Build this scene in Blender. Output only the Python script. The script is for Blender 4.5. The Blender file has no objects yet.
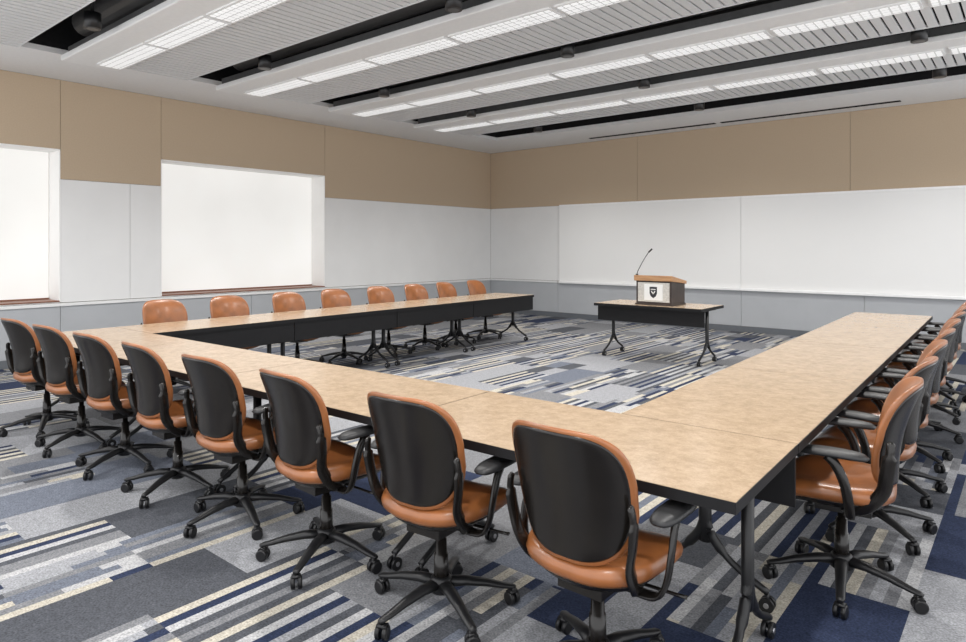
import bpy, bmesh, math, random
from mathutils import Vector, Matrix
random.seed(4)
scene = bpy.context.scene
COL = scene.collection
try:
    scene.view_settings.view_transform = 'Standard'
    scene.view_settings.look = 'None'
except Exception:
    pass

# ---------------------------------------------------------------- materials
def new_mat(name):
    m = bpy.data.materials.new(name); m.use_nodes = True
    nt = m.node_tree
    return m, nt, nt.nodes['Principled BSDF']

def simple(name, col, rough=0.5, metal=0.0, noise=0.0, nscale=20.0, bump=0.0, bscale=200.0, spec=0.5, coat=0.0):
    m, nt, b = new_mat(name)
    b.inputs['Base Color'].default_value = (*col, 1)
    b.inputs['Roughness'].default_value = rough
    b.inputs['Metallic'].default_value = metal
    b.inputs['Specular IOR Level'].default_value = spec
    b.inputs['Coat Weight'].default_value = coat
    b.inputs['Coat Roughness'].default_value = 0.2
    tc = nt.nodes.new('ShaderNodeTexCoord')
    n = nt.nodes.new('ShaderNodeTexNoise'); n.inputs['Scale'].default_value = nscale
    n.inputs['Detail'].default_value = 4
    nt.links.new(tc.outputs['Object'], n.inputs['Vector'])
    r = nt.nodes.new('ShaderNodeValToRGB')
    r.color_ramp.elements[0].position = 0.3; r.color_ramp.elements[1].position = 0.7
    k = noise
    r.color_ramp.elements[0].color = (*[c*(1-k) for c in col], 1)
    r.color_ramp.elements[1].color = (*[min(1, c*(1+k)) for c in col], 1)
    nt.links.new(n.outputs['Fac'], r.inputs['Fac'])
    nt.links.new(r.outputs['Color'], b.inputs['Base Color'])
    if bump > 0:
        n2 = nt.nodes.new('ShaderNodeTexNoise'); n2.inputs['Scale'].default_value = bscale
        nt.links.new(tc.outputs['Object'], n2.inputs['Vector'])
        bp = nt.nodes.new('ShaderNodeBump'); bp.inputs['Strength'].default_value = bump
        bp.inputs['Distance'].default_value = 0.002
        nt.links.new(n2.outputs['Fac'], bp.inputs['Height'])
        nt.links.new(bp.outputs['Normal'], b.inputs['Normal'])
    return m

M_leather = simple('leather_cognac', (0.245, 0.086, 0.026), 0.34, noise=0.28, nscale=7, bump=0.12, bscale=300, coat=0.2)
M_plastic = simple('black_plastic', (0.008, 0.0065, 0.0055), 0.25, noise=0.1, spec=0.45)
M_armpad = simple('soft_black', (0.015, 0.015, 0.016), 0.45, noise=0.1)
M_blackmetal = simple('black_metal', (0.008, 0.008, 0.009), 0.4, noise=0.1, spec=0.4)
M_edge = simple('black_edge', (0.008, 0.008, 0.009), 0.5, noise=0.1, spec=0.25)
M_silver = simple('silver_metal', (0.4, 0.4, 0.42), 0.35, 0.9, noise=0.05)
M_jamb = simple('jamb_white', (0.90, 0.895, 0.88), 0.7, noise=0.02, nscale=3)
M_panelgray = simple('wall_panel_gray', (0.76, 0.76, 0.755), 0.6, noise=0.02, nscale=2)
M_lower = simple('lower_wall_gray', (0.42, 0.435, 0.455), 0.6, noise=0.03, nscale=3)
M_beige = simple('fabric_beige', (0.49, 0.385, 0.275), 0.9, noise=0.03, nscale=60, bump=0.2, bscale=400)
M_board = simple('whiteboard', (0.83, 0.83, 0.82), 0.3, noise=0.01, nscale=1)
M_alu = simple('aluminium', (0.88, 0.88, 0.88), 0.4, 0.1, noise=0.03)
M_basebd = simple('baseboard_dark', (0.12, 0.13, 0.145), 0.6, noise=0.05)
M_void = simple('plenum_dark', (0.014, 0.014, 0.015), 0.9, noise=0.1, spec=0.1)
M_slat = simple('slat_gray', (0.62, 0.63, 0.64), 0.6, noise=0.02)
M_beam = simple('beam_white', (0.74, 0.745, 0.745), 0.6, noise=0.02)
M_perim = simple('ceiling_white', (0.72, 0.725, 0.73), 0.8, noise=0.02)
M_sill = simple('brown_sill', (0.22, 0.09, 0.05), 0.4, noise=0.1)
M_can = simple('can_black', (0.008, 0.008, 0.009), 0.4, noise=0.1)
M_seam = simple('seam_gap', (0.30, 0.28, 0.25), 0.9)
M_duct = simple('duct_gray', (0.09, 0.091, 0.093), 0.5, 0.2, noise=0.1)

def emis(name, col, s):
    m = bpy.data.materials.new(name); m.use_nodes = True
    nt = m.node_tree; b = nt.nodes['Principled BSDF']
    b.inputs['Base Color'].default_value = (*col, 1)
    b.inputs['Emission Color'].default_value = (*col, 1)
    b.inputs['Emission Strength'].default_value = s
    return m, nt, b
M_shade, nt, b = emis('roller_shade_painted_glow', (0.35, 0.345, 0.33), 0.72)  # daylight behind the fabric is painted in as emission; no lamp behind it
b.inputs['Roughness'].default_value = 0.9
tc = nt.nodes.new('ShaderNodeTexCoord')
n = nt.nodes.new('ShaderNodeTexNoise'); n.inputs['Scale'].default_value = 1.0; n.inputs['Detail'].default_value = 2
r = nt.nodes.new('ShaderNodeValToRGB')
r.color_ramp.elements[0].color = (0.84, 0.825, 0.80, 1); r.color_ramp.elements[0].position = 0.25  # soft outdoor shadows on the fabric, put into the emission colour as noise
r.color_ramp.elements[1].color = (0.96, 0.945, 0.92, 1); r.color_ramp.elements[1].position = 0.75
nt.links.new(tc.outputs['Object'], n.inputs['Vector'])
nt.links.new(n.outputs['Fac'], r.inputs['Fac'])
nt.links.new(r.outputs['Color'], b.inputs['Emission Color'])

M_lens, nt, b = emis('prismatic_lens', (0.3, 0.3, 0.3), 0.80)
tc = nt.nodes.new('ShaderNodeTexCoord')
br = nt.nodes.new('ShaderNodeTexBrick')
br.inputs['Color1'].default_value = (1, 1, 1, 1); br.inputs['Color2'].default_value = (0.84, 0.84, 0.84, 1)
br.inputs['Mortar'].default_value = (0.45, 0.45, 0.45, 1); br.inputs['Scale'].default_value = 1
br.inputs['Brick Width'].default_value = 0.075; br.inputs['Row Height'].default_value = 0.073
br.inputs['Mortar Size'].default_value = 0.008; br.offset = 0
nt.links.new(tc.outputs['Object'], br.inputs['Vector'])
nt.links.new(br.outputs['Color'], b.inputs['Emission Color'])
M_canlens = simple('spot_lens', (0.06, 0.06, 0.06), 0.3)

# wood
M_wood, nt, b = new_mat('wood_orange'); b.inputs['Roughness'].default_value = 0.35
tc = nt.nodes.new('ShaderNodeTexCoord'); mp = nt.nodes.new('ShaderNodeMapping'); mp.inputs['Scale'].default_value = (3, 30, 30)
n = nt.nodes.new('ShaderNodeTexNoise'); n.inputs['Scale'].default_value = 2; n.inputs['Detail'].default_value = 5
r = nt.nodes.new('ShaderNodeValToRGB')
r.color_ramp.elements[0].color = (0.34, 0.17, 0.075, 1); r.color_ramp.elements[0].position = 0.3
r.color_ramp.elements[1].color = (0.50, 0.28, 0.13, 1); r.color_ramp.elements[1].position = 0.7
nt.links.new(tc.outputs['Object'], mp.inputs['Vector']); nt.links.new(mp.outputs['Vector'], n.inputs['Vector'])
nt.links.new(n.outputs['Fac'], r.inputs['Fac']); nt.links.new(r.outputs['Color'], b.inputs['Base Color'])
M_woodside = simple('wood_dark', (0.035, 0.022, 0.017), 0.4, noise=0.3, nscale=10)
M_cream = simple('cream_panel', (0.55, 0.53, 0.49), 0.5, noise=0.15, nscale=60)
M_plate = simple('plate_white', (0.8, 0.8, 0.78), 0.5)
M_crest = simple('crest_dark', (0.02, 0.02, 0.025), 0.5)

# laminate table top
M_lam, nt, b = new_mat('tan_laminate'); b.inputs['Roughness'].default_value = 0.22
b.inputs['Specular IOR Level'].default_value = 0.6
g = nt.nodes.new('ShaderNodeNewGeometry')
n = nt.nodes.new('ShaderNodeTexNoise'); n.inputs['Scale'].default_value = 14; n.inputs['Detail'].default_value = 12; n.inputs['Roughness'].default_value = 0.85
r = nt.nodes.new('ShaderNodeValToRGB')
r.color_ramp.elements[0].color = (0.31, 0.222, 0.14, 1); r.color_ramp.elements[0].position = 0.36
r.color_ramp.elements[1].color = (0.46, 0.342, 0.23, 1); r.color_ramp.elements[1].position = 0.61
nt.links.new(g.outputs['Position'], n.inputs['Vector']); nt.links.new(n.outputs['Fac'], r.inputs['Fac']); nt.links.new(r.outputs['Color'], b.inputs['Base Color'])

# carpet
M_carpet, nt, b = new_mat('carpet_pattern'); b.inputs['Roughness'].default_value = 0.95
b.inputs['Specular IOR Level'].default_value = 0.1
L = nt.links
g = nt.nodes.new('ShaderNodeNewGeometry'); sx = nt.nodes.new('ShaderNodeSeparateXYZ'); L.new(g.outputs['Position'], sx.inputs[0])
def mth(op, a, c=None, d=None):
    q = nt.nodes.new('ShaderNodeMath'); q.operation = op
    for i, v in enumerate((a, c, d)):
        if v is None: continue
        if isinstance(v, (int, float)): q.inputs[i].default_value = v
        else: L.new(v, q.inputs[i])
    return q.outputs[0]
def wn(x, y, seed):
    cx = nt.nodes.new('ShaderNodeCombineXYZ')
    for i, v in enumerate((x, y, seed)):
        if isinstance(v, (int, float)): cx.inputs[i].default_value = v
        else: L.new(v, cx.inputs[i])
    w = nt.nodes.new('ShaderNodeTexWhiteNoise'); w.noise_dimensions = '3D'; L.new(cx.outputs[0], w.inputs['Vector'])
    return w.outputs['Value']
def ramp(fac, stops):
    q = nt.nodes.new('ShaderNodeValToRGB'); q.color_ramp.interpolation = 'CONSTANT'
    e = q.color_ramp.elements
    e[0].position = 0; e[0].color = (*stops[0][1], 1)
    e[1].position = stops[1][0]; e[1].color = (*stops[1][1], 1)
    for p, c in stops[2:]:
        x = e.new(p); x.color = (*c, 1)
    L.new(fac, q.inputs['Fac']); return q.outputs['Color']
def mixc(f, a, c, bt='MIX'):
    q = nt.nodes.new('ShaderNodeMix'); q.data_type = 'RGBA'; q.blend_type = bt
    if isinstance(f, float): q.inputs['Factor'].default_value = f
    else: L.new(f, q.inputs['Factor'])
    L.new(a, q.inputs['A']); L.new(c, q.inputs['B']); return q.outputs['Result']
gray = (0.175, 0.178, 0.188); light = (0.27, 0.275, 0.29); slate = (0.072, 0.076, 0.087); navy = (0.026, 0.035, 0.068)
bluegray = (0.13, 0.143, 0.175); beige = (0.42, 0.39, 0.33); pale = (0.37, 0.37, 0.375)
X, Y = sx.outputs[0], sx.outputs[1]
BW, BL = 0.40, 0.85
i1 = mth('FLOOR', mth('DIVIDE', X, BW)); off = mth('MULTIPLY', wn(i1, 3.0, 1.0), 7.3)
j1 = mth('FLOOR', mth('ADD', mth('DIVIDE', Y, BL), off))
r1 = wn(i1, j1, 2.0); r1b = wn(i1, j1, 5.0)
base = ramp(r1, [(0, gray), (0.22, light), (0.44, slate), (0.58, bluegray), (0.70, light), (0.78, gray), (0.90, navy)])
i2 = mth('FLOOR', mth('DIVIDE', X, BW/8)); r2 = wn(i2, j1, 7.0)
# alternate dark / light so the bands read as regular parallel stripes
par = mth('MODULO', mth('ABSOLUTE', i2), 2.0)
sdark = ramp(r2, [(0, navy), (0.40, slate), (0.70, gray), (0.85, bluegray)])
slite = ramp(r2, [(0, beige), (0.45, pale), (0.70, light), (0.88, gray)])
strp = mixc(mth('GREATER_THAN', par, 0.5), sdark, slite)
i4 = mth('FLOOR', mth('DIVIDE', X, BW/8)); j4 = mth('FLOOR', mth('ADD', mth('DIVIDE', Y, BL/2), mth('MULTIPLY', wn(i4, 4.0, 6.0), 5.0)))
r4 = wn(i4, j4, 12.0)
brk = ramp(r4, [(0, gray), (0.20, beige), (0.34, navy), (0.48, slate), (0.60, bluegray), (0.72, light), (0.86, pale)])
j3 = mth('FLOOR', mth('ADD', mth('DIVIDE', Y, BL/2), mth('MULTIPLY', off, 2.0)))
i3 = mth('FLOOR', mth('DIVIDE', X, BW/2)); r3 = wn(i3, j3, 11.0)
dash = ramp(r3, [(0, gray), (0.30, light), (0.56, slate), (0.72, bluegray), (0.88, navy)])
c = mixc(mth('GREATER_THAN', r1b, 0.42), base, strp)
c = mixc(mth('GREATER_THAN', r1b, 0.72), c, brk)
c = mixc(mth('LESS_THAN', r1b, 0.12), c, dash)
n1 = nt.nodes.new('ShaderNodeTexNoise'); n1.inputs['Scale'].default_value = 110; n1.inputs['Detail'].default_value = 3
L.new(g.outputs['Position'], n1.inputs['Vector'])
v1 = mth('ADD', mth('MULTIPLY', n1.outputs['Fac'], 1.8), 0.1)
n2 = nt.nodes.new('ShaderNodeTexNoise'); n2.inputs['Scale'].default_value = 30
L.new(g.outputs['Position'], n2.inputs['Vector'])
v2 = mth('ADD', mth('MULTIPLY', n2.outputs['Fac'], 0.6), 0.7)
cc = nt.nodes.new('ShaderNodeCombineColor'); v = mth('MULTIPLY', v1, v2)
for k in range(3): L.new(v, cc.inputs[k])
c = mixc(1.0, c, cc.outputs[0], 'MULTIPLY')
L.new(c, b.inputs['Base Color'])

# ---------------------------------------------------------------- mesh helpers
def box(bm, x0, x1, y0, y1, z0, z1, mat=0):
    vs = [bm.verts.new((x, y, z)) for x in (x0, x1) for y in (y0, y1) for z in (z0, z1)]
    for f in ((0,1,3,2),(4,6,7,5),(0,4,5,1),(2,3,7,6),(0,2,6,4),(1,5,7,3)):
        fc = bm.faces.new([vs[i] for i in f]); fc.material_index = mat
def tube(bm, pts, rad, seg=10, mat=0, up=(0, 0, 1), smooth=True):
    pts = [Vector(p) for p in pts]; rings = []
    for i, p in enumerate(pts):
        t = (pts[min(i+1, len(pts)-1)] - pts[max(i-1, 0)]).normalized()
        u = Vector(up)
        s = t.cross(u)
        if s.length < 1e-3: s = t.cross(Vector((0, 1, 0)))
        s.normalize(); w = s.cross(t).normalized()
        ra, rb = rad[min(i, len(rad)-1)] if isinstance(rad, list) else rad
        rings.append([bm.verts.new(p + s*ra*math.cos(a) + w*rb*math.sin(a)) for a in [2*math.pi*k/seg + math.pi/seg for k in range(seg)]])
    for A, B in zip(rings, rings[1:]):
        for k in range(seg):
            f = bm.faces.new((A[k], A[(k+1) % seg], B[(k+1) % seg], B[k])); f.material_index = mat; f.smooth = smooth
    for R in (rings[0], rings[-1]):
        f = bm.faces.new(R); f.material_index = mat
def smoothpts(pts, n=6):
    pts = [Vector(p) for p in pts]; out = []
    P = [pts[0]*2-pts[1]] + pts + [pts[-1]*2-pts[-2]]
    for i in range(1, len(P)-2):
        for k in range(n):
            t = k/n; a, b_, c_, d = P[i-1], P[i], P[i+1], P[i+2]
            out.append(0.5*((2*b_) + (c_-a)*t + (2*a-5*b_+4*c_-d)*t*t + (3*b_-a-3*c_+d)*t**3))
    out.append(pts[-1]); return out
def pad(bm, outline, profile, deform, mat=0):
    N = len(outline); rings = []
    for s, t in profile:
        if s == 0: rings.append([bm.verts.new(deform(0, 0, t))])
        else: rings.append([bm.verts.new(deform(a*s, b_*s, t)) for a, b_ in outline])
    for A, B in zip(rings, rings[1:]):
        for k in range(N):
            k2 = (k+1) % N
            if len(A) == 1: f = bm.faces.new((A[0], B[k], B[k2]))
            elif len(B) == 1: f = bm.faces.new((A[k], B[0], A[k2]))
            else: f = bm.faces.new((A[k], B[k], B[k2], A[k2]))
            f.smooth = True; f.material_index = mat
def sup(rx, ry, n=3.2, N=40):
    o = []
    for k in range(N):
        a = 2*math.pi*(k+0.5)/N; c_, s_ = math.cos(a), math.sin(a)
        o.append((rx*math.copysign(abs(c_)**(2/n), c_), ry*math.copysign(abs(s_)**(2/n), s_)))
    return o
def mk(name, bm, mats, parent=None, loc=(0, 0, 0), rot=(0, 0, 0), bevel=0, **props):
    bmesh.ops.recalc_face_normals(bm, faces=bm.faces)
    me = bpy.data.meshes.new(name); bm.to_mesh(me); bm.free()
    for m in mats: me.materials.append(m)
    o = bpy.data.objects.new(name, me); COL.objects.link(o)
    o.location = loc; o.rotation_euler = rot
    if parent: o.parent = parent
    if bevel:
        md = o.modifiers.new('b', 'BEVEL'); md.width = bevel; md.segments = 2; md.limit_method = 'ANGLE'
    for k, v_ in props.items(): o[k] = v_
    return o
def empty(name, loc=(0, 0, 0), rotz=0, **props):
    o = bpy.data.objects.new(name, None); COL.objects.link(o)
    o.empty_display_size = 0.1; o.location = loc; o.rotation_euler = (0, 0, rotz)
    for k, v_ in props.items(): o[k] = v_
    return o
def dup(root):
    def rec(o, par):
        c_ = o.copy(); COL.objects.link(c_)
        if par: c_.parent = par
        for ch in list(o.children): rec(ch, c_)
        return c_
    return rec(root, None)

# ---------------------------------------------------------------- room
XL, YB, H = -9.8, 12.0, 3.70
XR, YN = 2.6, -1.2
bm = bmesh.new(); box(bm, XL-0.6, XR, YN, YB+0.15, -0.1, 0); mk('floor', bm, [M_carpet], kind='structure')

wins = [(0.2, 3.09), (4.39, 7.29)]; WZ0, WZ1 = 0.78, 2.79; RD = 0.42
bm = bmesh.new()   # wall_left: 0 beige 1 white panel 2 lower 3 jamb 4 seam
def ypan(ys, z0, z1, mat, th=0.02, g_=0.003):
    for a, b_ in zip(ys, ys[1:]):
        box(bm, XL-th, XL, a+g_, b_-g_, z0+g_, z1-g_, mat)
X0, X1 = XL-RD-0.1, XL-0.02
box(bm, X0, X1, YN, YB+0.15, -0.1, WZ0, 4); box(bm, X0, X1, YN, YB+0.15, WZ1, 4.3, 4)
for a, b_ in ((YN, wins[0][0]), (wins[0][1], wins[1][0]), (wins[1][1], YB+0.15)):
    box(bm, X0, X1, a, b_, WZ0, WZ1, 4)
for a, b_, z in ((YN, 0.2, 2.40), (0.2, 3.09, WZ1), (3.09, 4.39, 2.40), (4.39, 7.29, WZ1), (7.29, YB, 2.40)):
    ypan([a, b_], z, H, 0)
ypan([YN, 0.2], WZ0, 2.40, 1); ypan([3.09, 3.96, 4.39], WZ0, 2.40, 1); ypan([7.29, YB], WZ0, 2.40, 1)
ypan([YN, 0.2, 1.65, 3.09, 4.39, 5.84, 7.29, 9.65, YB], 0.1, 0.74, 2)
for a, b_ in wins:
    box(bm, XL-RD, XL, a-0.001, a+0.012, WZ0, WZ1, 3); box(bm, XL-RD, XL, b_-0.012, b_+0.001, WZ0, WZ1, 3)
    box(bm, XL-RD, XL, a, b_, WZ1-0.012, WZ1+0.001, 3); box(bm, XL-RD, XL+0.0, a, b_, WZ0-0.001, WZ0+0.012, 3)
mk('wall_left', bm, [M_beige, M_panelgray, M_lower, M_jamb, M_seam], kind='structure')

bm = bmesh.new()
box(bm, XL-0.02, XR, YB+0.02, YB+0.15, -0.1, 4.3, 3)
def xpan(xs, z0, z1, mat, g_=0.003):
    for a, b_ in zip(xs, xs[1:]): box(bm, a+g_, b_-g_, YB, YB+0.02, z0+g_, z1-g_, mat)
xpan([XL, -6.05, -2.3, 1.45, XR], 2.40, H, 0)
xpan([XL, -7.92, -4.03, -0.2, XR], WZ0, 2.40, 1)
xpan([XL, -7.92, -5.9, -4.03, -2.1, -0.2, XR], 0.1, 0.74, 2)
mk('wall_back', bm, [M_beige, M_panelgray, M_lower, M_seam], kind='structure')

bm = bmesh.new(); box(bm, XL, XL+0.015, YN, YB-0.015, 0, 0.10); mk('baseboard_left', bm, [M_basebd], kind='structure')
bm = bmesh.new(); box(bm, XL, XR, YB-0.015, YB, 0, 0.10); mk('baseboard_back', bm, [M_basebd], kind='structure')
bm = bmesh.new(); box(bm, XL, XL+0.022, YN, YB-0.02, 0.735, 0.775)
mk('trim_1', bm, [M_panelgray], kind='structure', bevel=0.003)
bm = bmesh.new(); box(bm, XL+0.022, -7.92, YB-0.022, YB, 0.735, 0.775); mk('trim_2', bm, [M_panelgray], kind='structure', bevel=0.003)

# windows
for k, (a, b_) in enumerate(wins):
    w = empty('window_%d' % (k+1), (XL-RD, (a+b_)/2, WZ0), kind='structure')
    hw = (b_-a)/2-0.013; hh = WZ1-WZ0-0.013
    bm = bmesh.new(); box(bm, 0.05, 0.056, -hw+0.012, hw-0.012, 0.05, hh); mk('roller_shade', bm, [M_shade], parent=w)
    bm = bmesh.new(); box(bm, 0.035, 0.075, -hw+0.012, hw-0.012, 0.03, 0.05); mk('hem_bar', bm, [M_sill], parent=w)
    bm = bmesh.new(); box(bm, 0.0, 0.03, -hw, hw, 0.012, hh, 0); mk('window_frame', bm, [M_jamb], parent=w)
    bm = bmesh.new(); box(bm, 0.08, RD+0.02, -hw, hw, 0.0125, 0.03); mk('window_sill', bm, [M_sill], parent=w, bevel=0.003)

for k, (a, b_) in enumerate(((-7.87, -4.03), (-4.03, -0.19), (-0.19, 2.5))):
    w = empty('whiteboard', ((a+b_)/2, YB-0.001, 0.78), label='long white dry-erase wall board in thin aluminium rail', category='whiteboard', group='wall whiteboards')
    hw = (b_-a)/2-0.002
    bm = bmesh.new(); box(bm, -hw, hw, -0.018, 0, 0.0, 1.60); mk('writing_surface', bm, [M_board], parent=w, bevel=0.002)
    bm = bmesh.new(); box(bm, -hw, hw, -0.03, 0, 1.60, 1.635); mk('top_rail', bm, [M_alu], parent=w)
    bm = bmesh.new(); box(bm, -hw, hw, -0.07, 0, -0.045, 0.0); mk('marker_tray', bm, [M_alu], parent=w, bevel=0.006)

# ---------------------------------------------------------------- ceiling
bm = bmesh.new()
box(bm, XL-0.5, XR, 0.0, YB+0.15, 4.3, 4.4, 1)
box(bm, XL, -8.50, 0.0, YB, H, 4.29, 0)
box(bm, -8.50, -8.49, 0.0, 10.62, H+0.06, 4.29, 1)
box(bm, -8.50, XR, 10.62, YB, H, 4.29, 0)
box(bm, -8.50, XR, 10.61, 10.62, H+0.06, 4.29, 1)
mk('ceiling', bm, [M_perim, M_void], kind='structure')
bm = bmesh.new(); box(bm, -6.9, -4.35, 11.56, 11.66, H-0.006, H+0.01); box(bm, -4.25, -1.55, 11.56, 11.66, H-0.006, H+0.01)
mk('trim_3', bm, [M_void], kind='structure')
P = 1.83; tn = 4
fix_t = None; can_t = None
for k in range(-1, 4):
    y0 = 2.75 + P*k
    bm = bmesh.new(); box(bm, -8.40, XR, y0-0.10, y0+0.50, 3.60, 3.665, 0)
    mk('trim_%d' % tn, bm, [M_beam], kind='structure', bevel=0.012); tn += 1
    bm = bmesh.new(); box(bm, -8.35, XR, y0-0.04, y0+0.44, 3.666, 3.76, 0)
    mk('trim_%d' % tn, bm, [M_duct], kind='structure'); tn += 1
    bm = bmesh.new(); xs = -8.30; x = xs; yp0, yp1 = y0+0.54, y0+1.30
    while x < XR-0.1:
        box(bm, x, x+0.080, yp0, yp1, 3.645, 3.665, 0); x += 0.100
    box(bm, xs, XR, yp0, yp1, 3.675, 3.69, 1)
    box(bm, xs-0.01, XR, yp0-0.012, yp0, 3.640, 3.68, 0); box(bm, xs-0.01, XR, yp1, yp1+0.012, 3.640, 3.68, 0)
    box(bm, xs-0.025, xs-0.01, yp0-0.012, yp1+0.012, 3.640, 3.68, 0)
    mk('slatted_ceiling_panel', bm, [M_slat, M_void], label='suspended light grey slatted metal ceiling panel', category='ceiling panel', group='slatted ceiling panels')
    bm = bmesh.new(); tube(bm, [(-8.0, y0+0.02, 3.96), (XR, y0+0.02, 3.96)], (0.14, 0.14), 16)
    mk('air_duct', bm, [M_duct], label='dark round air duct above the open ceiling slot', category='duct', group='ceiling ducts')
    x = -8.20
    while x < XR-1.2:
        if fix_t is None:
            bm = bmesh.new(); box(bm, 0, 1.20, 0, 0.27, 0, 0.02)
            f = mk('linear_ceiling_light', bm, [M_beam], loc=(x, y0+0.2, 3.583), label='long recessed fluorescent ceiling light with prismatic lens', category='ceiling light', group='linear ceiling lights')
            bm = bmesh.new(); box(bm, 0.02, 1.18, 0.025, 0.245, -0.004, 0.002); mk('diffuser', bm, [M_lens], parent=f)
            fix_t = f
        else:
            f = dup(fix_t); f.location = (x, y0+0.2, 3.583)
        x += 1.25
spot = bpy.data.lights.new('spot_lamp', 'SPOT'); spot.energy = 82; spot.spot_size = math.radians(150); spot.spot_blend = 1.0
spot.shadow_soft_size = 0.05; spot.color = (1.0, 0.98, 0.95)
for k in range(-1, 5):
    for x in (-6.87, -3.9, -0.9):
        yy = 2.435 + P*k
        if can_t is None:
            e = empty('ceiling_spotlight', (x, yy, 3.58), label='black cylindrical spotlight hung in the dark ceiling slot', category='spotlight', group='ceiling spotlights')
            bm = bmesh.new(); tube(bm, [(0, 0, 0), (0, 0, 0.15), (0, 0, 0.155)], [(0.075, 0.075), (0.075, 0.075), (0.06, 0.06)], 24); mk('lamp_housing', bm, [M_can], parent=e)
            bm = bmesh.new(); tube(bm, [(0, 0, 0.155), (0, 0, 0.72)], (0.015, 0.015), 8); mk('hanging_rod', bm, [M_can], parent=e)
            bm = bmesh.new(); tube(bm, [(0, 0, -0.003), (0, 0, 0.001)], (0.05, 0.05), 20); mk('lens', bm, [M_canlens], parent=e)
            can_t = e
        else:
            e = dup(can_t); e.location = (x, yy, 3.58)
        lo = bpy.data.objects.new('spot_lamp', spot); COL.objects.link(lo); lo.parent = e; lo.location = (0, 0, -0.06)

# ---------------------------------------------------------------- chair template
def bfac(b_):
    return (1-0.20*(abs(b_)/0.23)**1.5) if b_ < 0 else (1-0.03*(b_/0.23)**2)
def bdef(a, b_, t):
    q = (b_+0.23)/0.46
    return (a*bfac(b_), -0.212-0.065*q + 0.040*(1-((b_+0.05)/0.23)**2) + t + 1.25*a*a, 0.720+b_)
def build_chair():
    root = empty('office_chair', label='tan leather swivel office chair with black shell, arms and five-star base', category='chair', group='conference chairs')
    bm = bmesh.new()
    def sdef(x, y, t):
        z = 0.445 + t
        if y > 0.08: z -= 0.45*(y-0.08)**2*3
        if y < -0.1: z += 0.9*(y+0.1)**2
        z += 0.55*x*x - 0.014*math.exp(-((y+0.04)/0.12)**2)*math.exp(-(x/0.16)**2)
        return (x*(1-0.12*max(0, -y)/0.24), y+0.03, z)
    pad(bm, sup(0.25, 0.24, 3.4), [(0, 0.04), (0.2, 0.041), (0.4, 0.042), (0.6, 0.044), (0.75, 0.043), (0.88, 0.036), (0.97, 0.018), (1.0, -0.004), (0.985, -0.022), (0.92, -0.032), (0, -0.032)], sdef)
    mk('seat', bm, [M_leather], parent=root)
    bm = bmesh.new()
    pad(bm, sup(0.225, 0.215, 3.2), [(0, -0.032), (0.9, -0.032), (1.0, -0.028), (1.0, -0.036), (0.9, -0.052), (0.5, -0.062), (0, -0.062)], sdef)
    box(bm, -0.085, 0.085, -0.12, 0.10, 0.350, 0.392)
    tube(bm, [(0.05, 0.03, 0.375), (0.27, 0.05, 0.37), (0.30, 0.055, 0.37)], [(0.006, 0.006), (0.006, 0.006), (0.012, 0.006)], 8)
    mk('seat_pan', bm, [M_plastic], parent=root)
    bm = bmesh.new()
    pad(bm, sup(0.232, 0.228, 3.9, 64), [(0, 0.020), (0.3, 0.020), (0.6, 0.020), (0.82, 0.018), (0.94, 0.011), (0.99, 0.004), (1.0, -0.003), (0.995, -0.012), (0.965, -0.018), (0.8, -0.018), (0, -0.018)], bdef)
    mk('backrest', bm, [M_leather], parent=root)
    bm = bmesh.new()
    def shdef(a, b_, t):
        return bdef(a*0.935, b_*0.935, t)
    pad(bm, sup(0.232, 0.228, 3.8, 64), [(0, -0.014), (0.9, -0.014), (1.0, -0.012), (1.005, -0.018), (0.985, -0.023), (0.93, -0.026), (0.85, -0.0275), (0.7, -0.029), (0.5, -0.030), (0.3, -0.0305), (0.15, -0.031), (0, -0.031)], shdef)
    for s in (-1, 1):
        tube(bm, smoothpts([(s*0.228, -0.195, 0.725), (s*0.236, -0.19, 0.67), (s*0.229, -0.18, 0.59), (s*0.212, -0.165, 0.51), (s*0.200, -0.11, 0.435), (s*0.17, -0.04, 0.392), (s*0.07, -0.02, 0.377)]),
             [(0.005, 0.008)] + [(0.009, 0.016)]*6 + [(0.010, 0.027)]*22 + [(0.012, 0.022)]*10, 10, up=(0, 1, 0.2))
    mk('back_shell', bm, [M_plastic], parent=root)
    for s in (-1, 1):
        bm = bmesh.new()
        tube(bm, smoothpts([(s*0.17, -0.04, 0.385), (s*0.245, -0.05, 0.398), (s*0.278, -0.05, 0.45), (s*0.288, -0.035, 0.54), (s*0.285, -0.005, 0.61), (s*0.28, 0.03, 0.648)]),
             (0.010, 0.021), 8, up=(0, 0.9, 0.3))
        arm = mk('armrest', bm, [M_plastic], parent=root)
        bm = bmesh.new()
        def adef(a, b_, t, s=s): return (s*0.278+a+s*(-0.03)*max(0, b_)**1.5*4, 0.015+b_, 0.664+t-0.25*b_*b_)
        pad(bm, sup(0.046, 0.138, 3.0, 28), [(0, 0.014), (0.6, 0.014), (0.88, 0.009), (1.0, -0.002), (0.95, -0.011), (0.7, -0.014), (0, -0.014)], adef)
        mk('arm_pad', bm, [M_armpad], parent=arm)
    bm = bmesh.new()
    tube(bm, [(0, 0, 0.10), (0, 0, 0.235), (0, 0, 0.236), (0, 0, 0.30), (0, 0, 0.301), (0, 0, 0.36)], [(0.032, 0.032), (0.029, 0.029), (0.025, 0.025), (0.023, 0.023), (0.016, 0.016), (0.016, 0.016)], 16)
    mk('gas_column', bm, [M_plastic], parent=root)
    bm = bmesh.new()
    tube(bm, [(0, 0, 0.075), (0, 0, 0.085), (0, 0, 0.135), (0, 0, 0.145)], [(0.035, 0.035), (0.048, 0.048), (0.044, 0.044), (0.034, 0.034)], 20)
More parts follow.
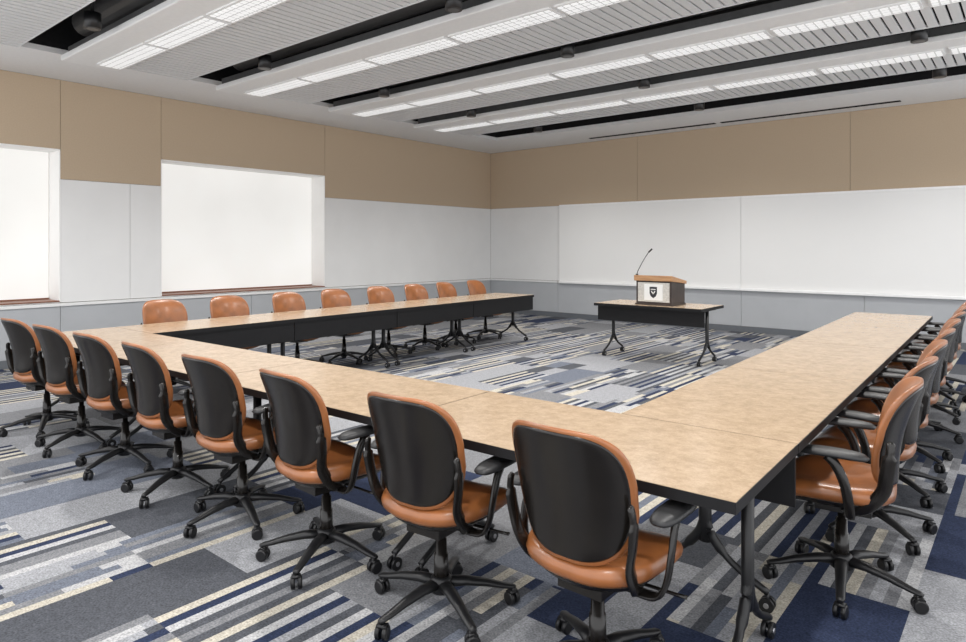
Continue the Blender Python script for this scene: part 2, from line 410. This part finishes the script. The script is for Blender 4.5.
    for k in range(5):
        a = 2*math.pi*k/5+math.pi/2; d = Vector((math.cos(a), math.sin(a), 0))
        pts = [d*r_+Vector((0, 0, z)) for r_, z in ((0.02, 0.115), (0.10, 0.115), (0.19, 0.10), (0.26, 0.082), (0.30, 0.075), (0.315, 0.072))]
        tube(bm, pts, [(0.03, 0.022), (0.027, 0.019), (0.022, 0.016), (0.019, 0.012), (0.018, 0.010), (0.010, 0.006)], 10)
    base = mk('star_base', bm, [M_blackmetal], parent=root)
    ct = None
    for k in range(5):
        a = 2*math.pi*k/5+math.pi/2
        if ct is None:
            bm = bmesh.new()
            for s in (-1, 1):
                tube(bm, [(s*0.006, 0, 0), (s*0.008, 0, 0), (s*0.022, 0, 0), (s*0.025, 0, 0)], [(0.022, 0.022), (0.028, 0.028), (0.028, 0.028), (0.022, 0.022)], 20)
            tube(bm, [(0, 0.008, 0.01), (0, 0.008, 0.048)], (0.007, 0.007), 8)
            tube(bm, [(-0.02, 0.0, 0.026), (0.02, 0.0, 0.026)], (0.018, 0.009), 10, up=(0, 0, 1))
            ct = mk('caster', bm, [M_blackmetal], parent=base)
            c_ = ct
        else:
            c_ = ct.copy(); COL.objects.link(c_); c_.parent = base
        c_.location = (0.30*math.cos(a), 0.30*math.sin(a), 0.028)
        c_.rotation_euler = (0, 0, a + 0.8*k + 0.5)
    return root

# table template (local: x centred, y from 0 (chair side) to .762 (modesty side))
TL, TD = 1.524, 0.762
LEGX = TL/2-0.0015-0.085; F0, F1, FC = 0.14, 0.66, 0.40
def build_table():
    root = empty('training_table', label='rectangular conference table, tan laminate top, black edge and modesty panel', category='table', group='conference tables')
    bm = bmesh.new(); hx = TL/2-0.0015
    box(bm, -hx, hx, 0.0, TD, 0.702, 0.7385, 1)
    box(bm, -hx+0.002, hx-0.002, 0.003, TD-0.003, 0.7386, 0.740, 0)
    mk('tabletop', bm, [M_lam, M_edge], parent=root)
    bm = bmesh.new(); box(bm, -hx+0.004, hx-0.004, 0.725, 0.74, 0.50, 0.702); mk('modesty_panel', bm, [M_edge], parent=root)
    bm = bmesh.new(); box(bm, -hx+0.10, hx-0.10, 0.38, 0.42, 0.66, 0.69); mk('cross_rail', bm, [M_blackmetal], parent=root)
    t = None
    for s in (-1, 1):
        if t is None:
            bm = bmesh.new()
            box(bm, -0.022, 0.022, 0.24, 0.66, 0.682, 0.702)
            tube(bm, [(0, FC, 0.69), (0, FC, 0.30), (0, FC, 0.22)], [(0.022, 0.028), (0.022, 0.028), (0.018, 0.026)], 12, up=(0, 1, 0))
            for q in (-1, 1):
                tube(bm, smoothpts([(0, FC, 0.33), (0, FC+q*0.03, 0.25), (0, FC+q*0.12, 0.155), (0, FC+q*0.265, 0.075)]), [(0.020, 0.022)]*10+[(0.016, 0.014)]*9, 10, up=(0, 0.4, 1))
            t = mk('leg', bm, [M_blackmetal], parent=root, loc=(s*LEGX, 0, 0)); leg = t
            for q in (-1, 1):
                bm = bmesh.new()
                for w in (-1, 1):
                    tube(bm, [(w*0.005, 0, 0.030), (w*0.021, 0, 0.030)], (0.030, 0.030), 20)
                tube(bm, [(0, 0.0, 0.030), (0, 0.0, 0.08)], (0.008, 0.008), 10)
                tube(bm, [(-0.024, 0, 0.030), (0.024, 0, 0.030)], (0.011, 0.011), 10, mat=1)
                mk('caster', bm, [M_blackmetal, M_silver], parent=leg, loc=(0, FC+q*0.26, 0))
        else:
            leg = dup(t); leg.location = (s*LEGX, 0, 0); leg.parent = root
    return root

PHI = math.radians(1.6); O = Vector((-0.69, 2.015, 0))
def U(x, y):
    return Vector((O.x + x*math.cos(PHI) - y*math.sin(PHI), O.y + x*math.sin(PHI) + y*math.cos(PHI), 0))
tt = build_table(); first = True
feet = []
def place(loc, rz):
    global first
    if first: o = tt; first = False
    else: o = dup(tt)
    o.location = loc; o.rotation_euler = (0, 0, rz)
    R = Matrix.Rotation(rz, 3, 'Z')
    for s in (-1, 1):
        for y in [F0+0.02*i for i in range(27)]:
            feet.append(Vector(loc) + R @ Vector((s*LEGX, y, 0)))
    return o
for k in range(4): place(U(-TL*(k+0.5), 0), PHI)
for k in range(4): place(U(0, TD+TL*(k+0.5)), PHI+math.pi/2)
for k in range(4): place(U(-4*TL, TD+TL*(k+0.5)), PHI-math.pi/2)
p = place(Vector((-3.93, 8.0, 0)), 0.0)
p['label'] = 'tan laminate training table on casters carrying a lectern'; p['group'] = 'lectern table'
for ch in p.children:
    if ch.name.startswith('modesty_panel'): ch.location = (0, -0.62, 0)

placed_pts = []
def base_angle(loc, rz, rnd):
    cands = []
    for i in range(36):
        ra = math.radians(2*i)
        pts = []
        for k in range(5):
            a = 2*math.pi*k/5+math.pi/2+ra+rz
            for r_ in (0.1, 0.2, 0.30):
                pts.append((Vector(loc)+Vector((math.cos(a)*r_, math.sin(a)*r_, 0)), 0.06 if r_ > 0.25 else 0.045))
        d = min(min((p_-f).length for f in feet) - q for p_, q in pts)
        tips = [p_ for p_, q in pts if q > 0.05]
        if placed_pts: d = min(d, min((p_-f).length for p_, q in pts for f in placed_pts) - 0.09)
        cands.append((d, ra, [p_ for p_, q in pts if q > 0.05] + [Vector(loc)+(p_-Vector(loc))*0.8 for p_ in tips]))
    good = [c_ for c_ in cands if c_[0] > 0.012]
    c_ = rnd.choice(good) if good else max(cands, key=lambda q: q[0])
    placed_pts.extend(c_[2])
    return c_[1], c_[0]
rnd = random.Random(11)
chair = build_chair(); cfirst = True
def pchair(loc, rz):
    global cfirst
    if cfirst: o = chair; cfirst = False
    else: o = dup(chair)
    o.location = loc; o.rotation_euler = (0, 0, rz)
    ba, d = base_angle(loc, rz, rnd)
    for ch in o.children:
        if ch.name.startswith('star_base'): ch.rotation_euler = (0, 0, ba)
    return o
near_x = [-1.17, -1.90, -2.65, -3.38, -4.10, -4.83, -5.57, -6.27]
yaw = [-2, 3, -4, 2, -3, 2, 3, 4]
for k, x in enumerate(near_x):
    pchair(U(x-O.x, 0.02), PHI+math.radians(yaw[k]))
ry = [1.28, 2.02, 2.77, 3.52, 4.28, 5.04, 5.80, 6.52]
ryaw = [5, -3, 4, -2, 3, -4, 2, 0]
for k, y in enumerate(ry):
    pchair(U(0.06, y), PHI+math.pi/2+math.radians(ryaw[k]))
ly = [3.2, 3.94, 4.75, 5.48, 6.28, 7.02, 7.73, 8.49]
for k, y in enumerate(ly):
    pchair(U(-4*TL-0.08, y-O.y+0.18), PHI-math.pi/2+math.radians(random.uniform(-5, 5)))

# ---------------------------------------------------------------- lectern
LZ = 0.7402
lec = empty('tabletop_lectern', (-3.87, 8.14, LZ), label='wooden tabletop lectern with crest plate and gooseneck microphone', category='lectern')
bm = bmesh.new()
hw = 0.25
def wedge(x, y0, y1, zb0, zb1, zt0, zt1):
    vs = [bm.verts.new(q) for q in ((-x, y0, zb0), (x, y0, zb0), (x, y1, zb1), (-x, y1, zb1), (-x, y0, zt0), (x, y0, zt0), (x, y1, zt1), (-x, y1, zt1))]
    for f in ((0,1,2,3),(0,4,5,1),(1,5,6,2),(2,6,7,3),(3,7,4,0),(4,7,6,5)): bm.faces.new([vs[i] for i in f])
wedge(hw, 0, 0.42, 0, 0, 0.32, 0.28)
mk('body', bm, [M_woodside], parent=lec, bevel=0.004)
bm = bmesh.new(); wedge(hw+0.02, -0.03, 0.44, 0.322, 0.275, 0.395, 0.315)
mk('reading_top', bm, [M_wood], parent=lec, bevel=0.005)
bm = bmesh.new(); box(bm, -hw-0.01, hw+0.01, -0.012, 0.43, 0.0, 0.022); mk('plinth', bm, [M_woodside], parent=lec)
bm = bmesh.new(); box(bm, -hw+0.028, hw-0.028, -0.006, 0.0, 0.045, 0.30); mk('front_panel', bm, [M_cream], parent=lec)
bm = bmesh.new(); box(bm, -0.13, 0.13, -0.010, -0.006, 0.066, 0.28); pl = mk('crest_plate', bm, [M_plate], parent=lec)
bm = bmesh.new()
def shield(k, y0, y1, mat):
    sh = [(-0.04, 0.235), (0.04, 0.235), (0.04, 0.17), (0.028, 0.14), (0, 0.12), (-0.028, 0.14), (-0.04, 0.17)]
    sh = [(x*k, 0.175+(z-0.182)*k) for x, z in sh]
    A = [bm.verts.new((x, y0, z)) for x, z in sh]; B = [bm.verts.new((x, y1, z)) for x, z in sh]
    for f in [A, B[::-1]] + [(A[i], A[(i+1) % 7], B[(i+1) % 7], B[i]) for i in range(7)]:
        bm.faces.new(f).material_index = mat
shield(1.3, -0.0102, -0.0125, 0)
for a, c_ in (((-0.026, 0.188), (0, 0.150)), ((0.026, 0.188), (0, 0.150)), ((-0.034, 0.210), (0.034, 0.210))):
    tube(bm, [(a[0], -0.013, a[1]), (c_[0], -0.013, c_[1])], (0.009, 0.003), 4, mat=1, up=(0, 1, 0))
mk('crest', bm, [M_crest, M_plate], parent=pl)
bm = bmesh.new()
tube(bm, smoothpts([(-0.24, 0.0, 0.385), (-0.225, 0.0, 0.45), (-0.15, 0.02, 0.60), (-0.09, 0.04, 0.70)]), (0.005, 0.005), 8, up=(0, 1, 0))
tube(bm, [(-0.09, 0.04, 0.70), (-0.045, 0.05, 0.745)], (0.011, 0.011), 10, up=(0, 1, 0))
tube(bm, [(-0.24, 0.0, 0.38), (-0.24, 0.0, 0.41)], (0.018, 0.018), 14)
mk('microphone', bm, [M_can], parent=lec)

# ---------------------------------------------------------------- world / camera
w = bpy.data.worlds.new('World'); scene.world = w; w.use_nodes = True
w.node_tree.nodes['Background'].inputs['Color'].default_value = (0.98, 0.985, 1.0, 1)
w.node_tree.nodes['Background'].inputs['Strength'].default_value = 2.2

cam = bpy.data.cameras.new('camera'); co = bpy.data.objects.new('camera', cam); COL.objects.link(co)
cam.sensor_width = 36; cam.lens = 661/966*36
cam.shift_y = -74/966
co.location = (0, 0, 1.51); co.rotation_euler = (math.radians(90), 0, math.radians(39.9))
cam.clip_start = 0.05
scene.camera = co
